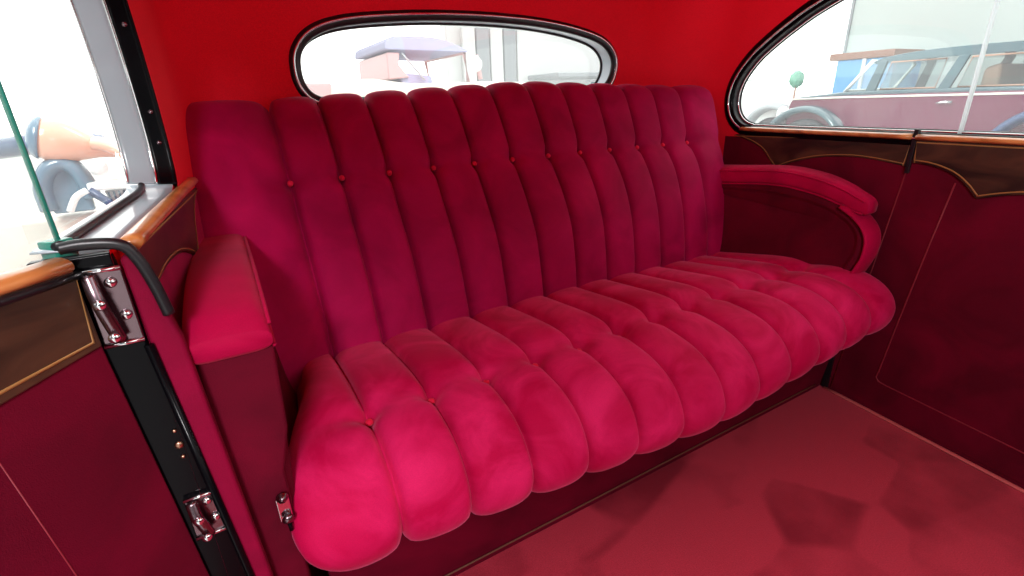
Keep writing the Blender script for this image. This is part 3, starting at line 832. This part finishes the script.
def wheel(name, parent, c, r, w, axis, tyre, hub):
    Mx = frame_m(c, axis, (0, 0, 1))
    t = lathe(name, [(r * 0.62, -w * .4), (r * 0.70, -w * .5), (r * 0.93, -w * .5), (r, -w * .3), (r, w * .3), (r * 0.93, w * .5), (r * 0.70, w * .5), (r * 0.62, w * .4)], tyre, parent, Mx, 36)
    lathe('wheel_disc', [(0.001, -w * .3), (r * 0.64, -w * .36), (r * 0.64, w * .36), (r * .45, w * .30), (r * .22, w * .45), (r * .18, w * .62), (0.001, w * .68)], hub, t, Mx, 28)
    return t
def side_prism(name, prof, x0, x1, m, parent, bev=0.03):
    """profile in (y, z), extruded along x"""
    return prism(name, [(x0, y, z) for y, z in prof], (x1 - x0, 0, 0), m, parent, bev)
def smooth2(pts, n=5): return [(v.x, v.y) for v in cr([(a, b, 0) for a, b in pts], n)]

# maroon limousine seen through the right window, nose to the left
car = empty('vintage_limousine'); tag(car, 'maroon vintage limousine with grey-green roof seen through the right window', 'car')
X0, X1 = 7.5, 9.05
body = smooth2([(3.74, 0.02), (3.76, 0.45), (3.72, 0.63)], 4) + smooth2([(3.70, 0.65), (3.4, 0.672), (2.95, 0.69), (2.0, 0.70), (1.0, 0.70), (0.1, 0.66), (-0.35, 0.45), (-0.55, 0.10)], 4) + [(-0.5, -0.12), (3.6, -0.12)]
side_prism('body', body, X0, X1, M['maroon'], car, 0.06)
hood = [(3.73, 0.60), (3.70, 0.67), (3.4, 0.70), (2.98, 0.735), (2.5, 0.745), (1.0, 0.745), (0.2, 0.72), (0.2, 0.672), (3.0, 0.672)]
side_prism('hood', hood, X0 + 0.05, X1 - 0.05, M['greyroof'], car, 0.03)
tube('waist_moulding', [(X0 - 0.006, 3.7, 0.652), (X0 - 0.006, 2.9, 0.665), (X0 - 0.006, 1.0, 0.670), (X0 - 0.006, 0.1, 0.650)], 0.012, M['cream'], car)
# cabin side frame: roof, pillars, sill (each a solid)
roof = smooth2([(2.74, 1.085), (2.62, 1.135), (2.2, 1.185), (1.4, 1.20), (0.5, 1.17), (0.0, 1.05)], 5) + [(0.0, 1.0), (0.5, 1.06), (1.4, 1.095), (2.2, 1.09), (2.70, 1.065)]
side_prism('roof', roof, X0 + 0.10, X1 - 0.10, M['greyroof'], car, 0.03)
for (ya, yb, yc, yd) in ((2.70, 2.62, 2.52, 2.60), (1.90, 1.78, 1.66, 1.80), (0.92, 0.82, 0.80, 0.90), (0.2, 0.02, 0.0, 0.2)):
    for xx in (X0 + 0.08, X1 - 0.13):
        prism('pillar', [(xx, ya, 0.73), (xx, yd, 0.73), (xx, yc, 1.10), (xx, yb, 1.10)] if False else [(xx, ya + .06, 0.73), (xx, ya - .06, 0.73), (xx, yb - .06, 1.10), (xx, yb + .04, 1.10)], (0.05, 0, 0), M['greyroof'], car, 0.01)
for (ya, yb) in ((2.58, 1.98), (1.76, 1.02), (0.80, 0.22)):
    w_ = prism('side_window', [(X0 + 0.10, ya, 0.745), (X0 + 0.10, yb, 0.745), (X0 + 0.10, yb - .06, 1.08), (X0 + 0.10, ya - .06, 1.08)], (0.008, 0, 0), M['carglass'], car)
    tube('window_frame', [(X0 + 0.085, ya, 0.755), (X0 + 0.085, yb, 0.755), (X0 + 0.085, yb - .05, 1.075), (X0 + 0.085, ya - .07, 1.075)], 0.010, M['tan'] if ya < 2.6 else M['chrome'], w_, True)
ws = prism('windscreen', [(X0 + 0.14, 3.02, 0.74), (X1 - 0.14, 3.02, 0.74), (X1 - 0.18, 2.78, 1.09), (X0 + 0.18, 2.78, 1.09)], (0, -0.01, 0), M['carglass'], car)
tube('windscreen_frame', [(X0 + 0.12, 3.03, 0.74), (X0 + 0.16, 2.78, 1.10), (X1 - 0.16, 2.78, 1.10), (X1 - 0.12, 3.03, 0.74)], 0.026, M['white'], ws, True)
side_prism('seat', [(1.6, 0.4), (1.6, 0.95), (1.45, 1.0), (1.38, 0.4)], X0 + 0.2, X1 - 0.2, M['tan'], car, 0.04)
for yy, a, b in ((3.42, 0, 0), (0.75, 0, 0)):
    fnd = tube('fender', [(X0 - 0.02, yy + 0.56 * math.cos(t), 0.0 + 0.52 * math.sin(t)) for t in [math.pi * k / 18 for k in range(19)]], 0.1, M['greyroof'] if yy > 2 else M['navy'], car, False, 14, flat=(0.17, 0.055), up=(1, 0, 0))
    wheel('wheel', car, (X0 + 0.0, yy, GZ + 0.40), 0.40, 0.17, (-1, 0, 0), M['tyre'], M['cream'])
side_prism('running_board', [(2.9, -0.10), (1.2, -0.10), (1.2, -0.14), (2.9, -0.14)], X0 - 0.16, X0 + 0.02, M['tyre'], car, 0.01)
for yy in (1.93, 0.95):
    tube('door_handle', [(X0 - 0.03, yy - 0.05, 0.58), (X0 - 0.045, yy - 0.12, 0.59), (X0 - 0.03, yy - 0.20, 0.59)], 0.014, M['chrome'], car)
for yy in (3.60,):
    lathe('headlamp', [(0.001, -0.16), (0.07, -0.12), (0.12, -0.02), (0.13, 0.06), (0.12, 0.08), (0.001, 0.10)], M['chrome'], car, frame_m((X0 + 0.2, 3.9, 0.42), (0, 1, 0), (0, 0, 1)))
prism('radiator_grille', [(X0 + 0.45, 3.74, 0.0), (X1 - 0.45, 3.74, 0.0), (X1 - 0.45, 3.74, 0.62), ((X0 + X1) / 2, 3.74, 0.70), (X0 + 0.45, 3.74, 0.62)], (0, 0.06, 0), M['chrome'], car, 0.015)

# white car nose and wing further left
wc = empty('white_car'); tag(wc, 'white vintage car with pale rounded wings left of the maroon limousine', 'car')
X0 = 8.6
side_prism('body', smooth2([(6.6, 0.0), (6.7, 0.35), (6.45, 0.62), (5.9, 0.70), (5.2, 0.72), (4.6, 0.66), (4.25, 0.45), (4.15, 0.0)], 5), X0, X0 + 1.5, M['white'], wc, 0.1)
for yy in (6.1, 4.65):
    tube('fender', [(X0 - 0.04, yy + 0.50 * math.cos(t), 0.02 + 0.50 * math.sin(t)) for t in [math.pi * k / 18 for k in range(19)]], 0.1, M['greypale'], wc, False, 14, flat=(0.17, 0.06), up=(1, 0, 0))
    wheel('wheel', wc, (X0 - 0.02, yy, GZ + 0.38), 0.38, 0.16, (-1, 0, 0), M['tyre'], M['white'])
lathe('headlamp', [(0.001, -0.14), (0.08, -0.10), (0.13, 0.0), (0.13, 0.06), (0.001, 0.09)], M['chrome'], wc, frame_m((X0 + 0.15, 4.2, 0.55), (0, -1, 0), (0, 0, 1)))
tube('windscreen_frame', [(X0 + 0.1, 5.5, 0.70), (X0 + 0.1, 5.65, 0.98), (X0 + 1.4, 5.65, 0.98), (X0 + 1.4, 5.5, 0.70)], 0.02, M['white'], wc, True)

# small clipped shrub on a stem
sh = empty('standard_shrub', (8.1, 4.05, GZ)); tag(sh, 'small dark green shrub on a thin stem beside the limousine nose', 'plant')
def blob(name, c, r, m, parent, seed, sc3=(1, 1, 1)):
    bm = bmesh.new(); bmesh.ops.create_icosphere(bm, subdivisions=4, radius=r)
    rnd = random.Random(seed); ph = [rnd.uniform(0, 6) for _ in range(6)]
    for v in bm.verts:
        n = v.co.normalized()
        k = 1 + 0.10 * math.sin(9 * n.x + ph[0]) * math.sin(8 * n.y + ph[1]) + 0.08 * math.sin(17 * n.z + ph[2]) * math.sin(19 * n.x + ph[3])
        v.co = Vector((v.co.x * sc3[0], v.co.y * sc3[1], v.co.z * sc3[2])) * k + Vector(c)
    me = bpy.data.meshes.new(name); bm.to_mesh(me); bm.free()
    return link(name, me, m, parent)
blob('foliage', (0, 0, 1.36), 0.10, M['green'], sh, 3, (1, 1, 1.2))
tube('stem', [(0, 0, 0.25), (0.01, 0.01, 0.8), (0, 0, 1.3)], 0.014, M['brown'], sh)
lathe('pot', [(0.001, 0.0), (0.13, 0.0), (0.17, 0.30), (0.18, 0.30), (0.18, 0.33), (0.15, 0.33), (0.14, 0.27), (0.001, 0.27)], M['cream'], sh, Matrix.Identity(4), 24)

# blue cabinet with brown lid
bc = empty('blue_cabinet'); tag(bc, 'sky blue metal cabinet with brown lid behind the limousine bonnet', 'cabinet')
box('body', (10.4, 3.75, GZ), (11.4, 4.72, 1.27), M['blue'], bc, 0.02)
box('lid', (10.34, 3.75, 1.27), (11.45, 4.85, 1.39), M['brown'], bc, 0.02)
box('corner_post', (10.36, 4.20, GZ), (10.40, 4.26, 1.27), M['white'], bc, 0.005)

# pale hall wall behind the limousine
hw = empty('hall_partition'); tag(hw, 'tall pale grey-green hall partition behind the maroon limousine', 'wall panel')
prism('panel', [(12.0, -9.0, GZ), (12.0, 5.45, GZ), (12.0, 5.45, 6.0), (12.0, -9.0, 6.0)], (0.12, 0, 0), M['palewall'], hw, 0.01)
prism('edge_post', [(11.97, 5.45, GZ), (11.97, 5.50, GZ), (11.97, 5.50, 6.0), (11.97, 5.45, 6.0)], (0.18, 0, 0), M['greypale'], hw, 0.005)
# slanting rack of pale tubes at the right
rk = empty('tube_rack', (10.5, 1.2, GZ)); tag(rk, 'leaning rack of pale steel tubes above the limousine roof', 'rack')
for k in range(4):
    tube('rail', [(0, 1.10 - 0.20 * k, 0.0), (0.5, 0.62 - 0.20 * k, 3.6)], 0.035, M['greypale'] if k % 2 else M['slate'], rk)
tube('crossbar', [(0.25, 0.95, 1.5), (0.25, 0.1, 1.5)], 0.03, M['greypale'], rk)

# open tourer behind the rear window, mauve canvas hood
ot = empty('open_tourer'); tag(ot, 'open vintage tourer with mauve canvas hood seen through the rear window', 'car')
def along(name, prof, y0, y1, m, parent, bev=0.03):
    return prism(name, [(x, y0, z) for x, z in prof], (0, y1 - y0, 0), m, parent, bev)
Y0, Y1 = 5.0, 6.4
along('canvas_hood', smooth2([(1.74, 1.38), (1.76, 1.46), (1.84, 1.505), (2.0, 1.515), (2.35, 1.505), (2.55, 1.46), (2.78, 1.375)], 5) + [(2.76, 1.355), (1.80, 1.375)], Y0, Y1, M['mauve'], ot, 0.02)
along('rear_curtain', [(1.76, 1.06), (1.77, 1.35), (1.93, 1.35), (1.90, 1.22), (2.02, 1.08)], Y0 + 0.05, Y1 - 0.05, M['pinkp'], ot, 0.02)
along('body', smooth2([(0.95, 0.1), (0.9, 0.6), (1.1, 0.98), (1.5, 1.07), (2.0, 1.02), (2.7, 1.02), (3.2, 1.02), (3.9, 0.98), (4.1, 0.9), (4.15, 0.1)], 5), Y0, Y1, M['cream'], ot, 0.05)
along('seat', [(1.95, 0.8), (1.92, 1.10), (2.0, 1.13), (2.32, 1.10), (2.35, 0.8)], Y0 + 0.1, Y1 - 0.1, M['mauve'], ot, 0.03)
tube('windscreen_frame', [(2.78, Y0 + 0.05, 1.0), (2.74, Y0 + 0.05, 1.36), (2.74, Y1 - 0.05, 1.36), (2.78, Y1 - 0.05, 1.0)], 0.028, M['pinkp'], ot, True)
tube('hood_stay', [(2.95, Y0 + .05, 1.05), (2.90, Y0 + .05, 1.33)], 0.03, M['pinkp'], ot)
tube('hood_stay', [(2.2, Y0 + .05, 1.05), (1.95, Y0 + .05, 1.34)], 0.012, M['greypale'], ot)
ml = lathe('mirror', [(0.001, 0), (0.09, 0.0), (0.09, 0.02), (0.001, 0.03)], M['white'], ot, frame_m((2.86, Y0, 1.22), (0, -1, 0)))
for xx in (1.35, 3.65):
    tube('fender', [(xx + 0.5 * math.cos(t), Y0 - 0.05, 0.0 + 0.50 * math.sin(t)) for t in [math.pi * k / 16 for k in range(17)]], 0.1, M['white'], ot, False, 14, flat=(0.16, 0.05), up=(0, 1, 0))
    wheel('wheel', ot, (xx, Y0 - 0.02, GZ + 0.38), 0.38, 0.14, (0, -1, 0), M['tyre'], M['white'])
trk = box('luggage_trunk', (0.70, 5.0, 0.80), (1.10, 5.9, 1.035), M['pinkp'], ot, 0.02)

# pale shed with door panels and a flat awning, far behind
sd = empty('pale_shed'); tag(sd, 'pale grey shed with tall door panels and flat awning behind the tourer', 'building')
for k in range(5):
    x0 = 6.0 + 0.42 * k
    box('door_panel', (x0, 12.0, GZ), (x0 + 0.38, 12.12, 2.6), M['greypale'] if k % 2 else M['white'], sd, 0.02)
box('awning', (8.0, 10.5, 1.30), (12.0, 12.2, 1.42), M['greypale'], sd, 0.03)
box('wall', (5.6, 12.15, GZ), (14.0, 12.5, 3.2), M['white'], sd, 0.02)
bx = empty('crate', (0, 0, 0)); tag(bx, 'grey-green crate under the awning at the right end of the rear window', 'crate')
box('body', (8.05, 8.5, GZ), (8.75, 9.2, 1.12), M['slate'], bx, 0.02)
box('lid', (8.02, 8.47, 1.12), (8.78, 9.23, 1.17), M['greypale'], bx, 0.01)

# car beside the left window: headlamp, wings, grille
rc = empty('vintage_roadster'); tag(rc, 'vintage roadster with peach headlamp and slate wing seen through the left window', 'car')
def tear(c, axis, prof, m, parent, name, seg=28):
    return lathe(name, prof, m, parent, frame_m(c, axis), seg)
hl = tear((-0.785, 1.98, 0.715), (1.0, 0.1, -0.32), [(0.001, -0.008), (0.060, -0.006), (0.082, 0.004), (0.092, 0.03), (0.094, 0.07), (0.083, 0.12), (0.062, 0.165), (0.042, 0.21), (0.026, 0.27), (0.012, 0.32), (0.001, 0.33)], M['peach'], rc, 'headlamp')
tear((-0.785, 1.98, 0.715), (-1.0, -0.1, 0.32), [(0.001, 0.035), (0.05, 0.030), (0.082, 0.012), (0.092, -0.002), (0.092, -0.012)], M['slate'], hl, 'lens')
tube('front_fender', cr([(-0.60, 2.0, 0.675), (-0.57, 2.0, 0.67), (-0.53, 2.0, 0.65), (-0.47, 2.0, 0.60), (-0.42, 2.0, 0.53), (-0.38, 2.0, 0.44)], 6), 0.05, M['peach'], rc, flat=(0.03, 0.10), up=(0, 0, 1), seg=16)
tube('front_wing', cr([(-0.83, 1.98, 0.40), (-0.825, 1.98, 0.50), (-0.79, 1.98, 0.57), (-0.74, 1.98, 0.60), (-0.70, 1.98, 0.585), (-0.675, 1.98, 0.53), (-0.665, 1.98, 0.44)], 6), 0.05, M['slate'], rc, flat=(0.06, 0.035), up=(0, 1, 0), seg=16)
prism('wing_valance', [(-0.82, 1.97, 0.38), (-0.67, 1.97, 0.38), (-0.67, 1.97, 0.52), (-0.70, 1.97, 0.58), (-0.75, 1.97, 0.60), (-0.80, 1.97, 0.56), (-0.82, 1.97, 0.50)], (0, 0.05, 0), M['slate'], rc, 0.01)
tube('bonnet_strap', cr([(-1.4, 2.3, 0.66), (-1.0, 2.25, 0.665), (-0.75, 2.2, 0.69), (-0.60, 2.2, 0.66)], 5), 0.04, M['navy'], rc, flat=(0.045, 0.10), up=(0, 0, 1))
prism('running_board', [(-0.66, 1.9, 0.475), (-0.30, 1.9, 0.475), (-0.30, 1.9, 0.51), (-0.66, 1.9, 0.51)], (0, 0.3, 0), M['white'], rc, 0.008)
g_ = prism('radiator_grille', [(-0.60, 2.0, 0.34), (-0.46, 2.0, 0.34), (-0.46, 2.0, 0.46), (-0.62, 2.0, 0.46)], (0, 0.03, 0), M['greypale'], rc, 0.004)
for k in range(7): tube('grille_bar', [(-0.60 + 0.02 * k, 1.995, 0.345), (-0.605 + 0.02 * k, 1.995, 0.455)], 0.004, M['slate'], g_)
lathe('side_lamp', [(0.001, -0.03), (0.03, -0.02), (0.038, 0.01), (0.001, 0.03)], M['white'], rc, frame_m((-0.60, 1.92, 0.575), (0, -1, 0)))
tube('bumper', cr([(-0.74, 1.88, 0.40), (-0.70, 1.86, 0.46), (-0.655, 1.86, 0.485)], 5), 0.014, M['white'], rc)
tube('strut', [(-0.655, 1.9, 0.48), (-0.60, 1.9, 0.42), (-0.58, 1.9, 0.37)], 0.018, M['navy'], rc)
prism('side_body', [(-0.50, 2.2, 0.30), (-0.33, 2.2, 0.30), (-0.33, 2.2, 0.60), (-0.46, 2.2, 0.60)], (0, 0.4, 0), M['tan'], rc, 0.02)
wheel('wheel', rc, (-0.74, 2.06, GZ + 0.33), 0.33, 0.14, (0, -1, 0), M['tyre'], M['cream'])
prism('chassis', [(-1.5, 2.05, -0.12), (-0.3, 2.05, -0.12), (-0.3, 2.05, 0.36), (-1.5, 2.05, 0.36)], (0, 0.7, 0), M['cream'], rc, 0.03)
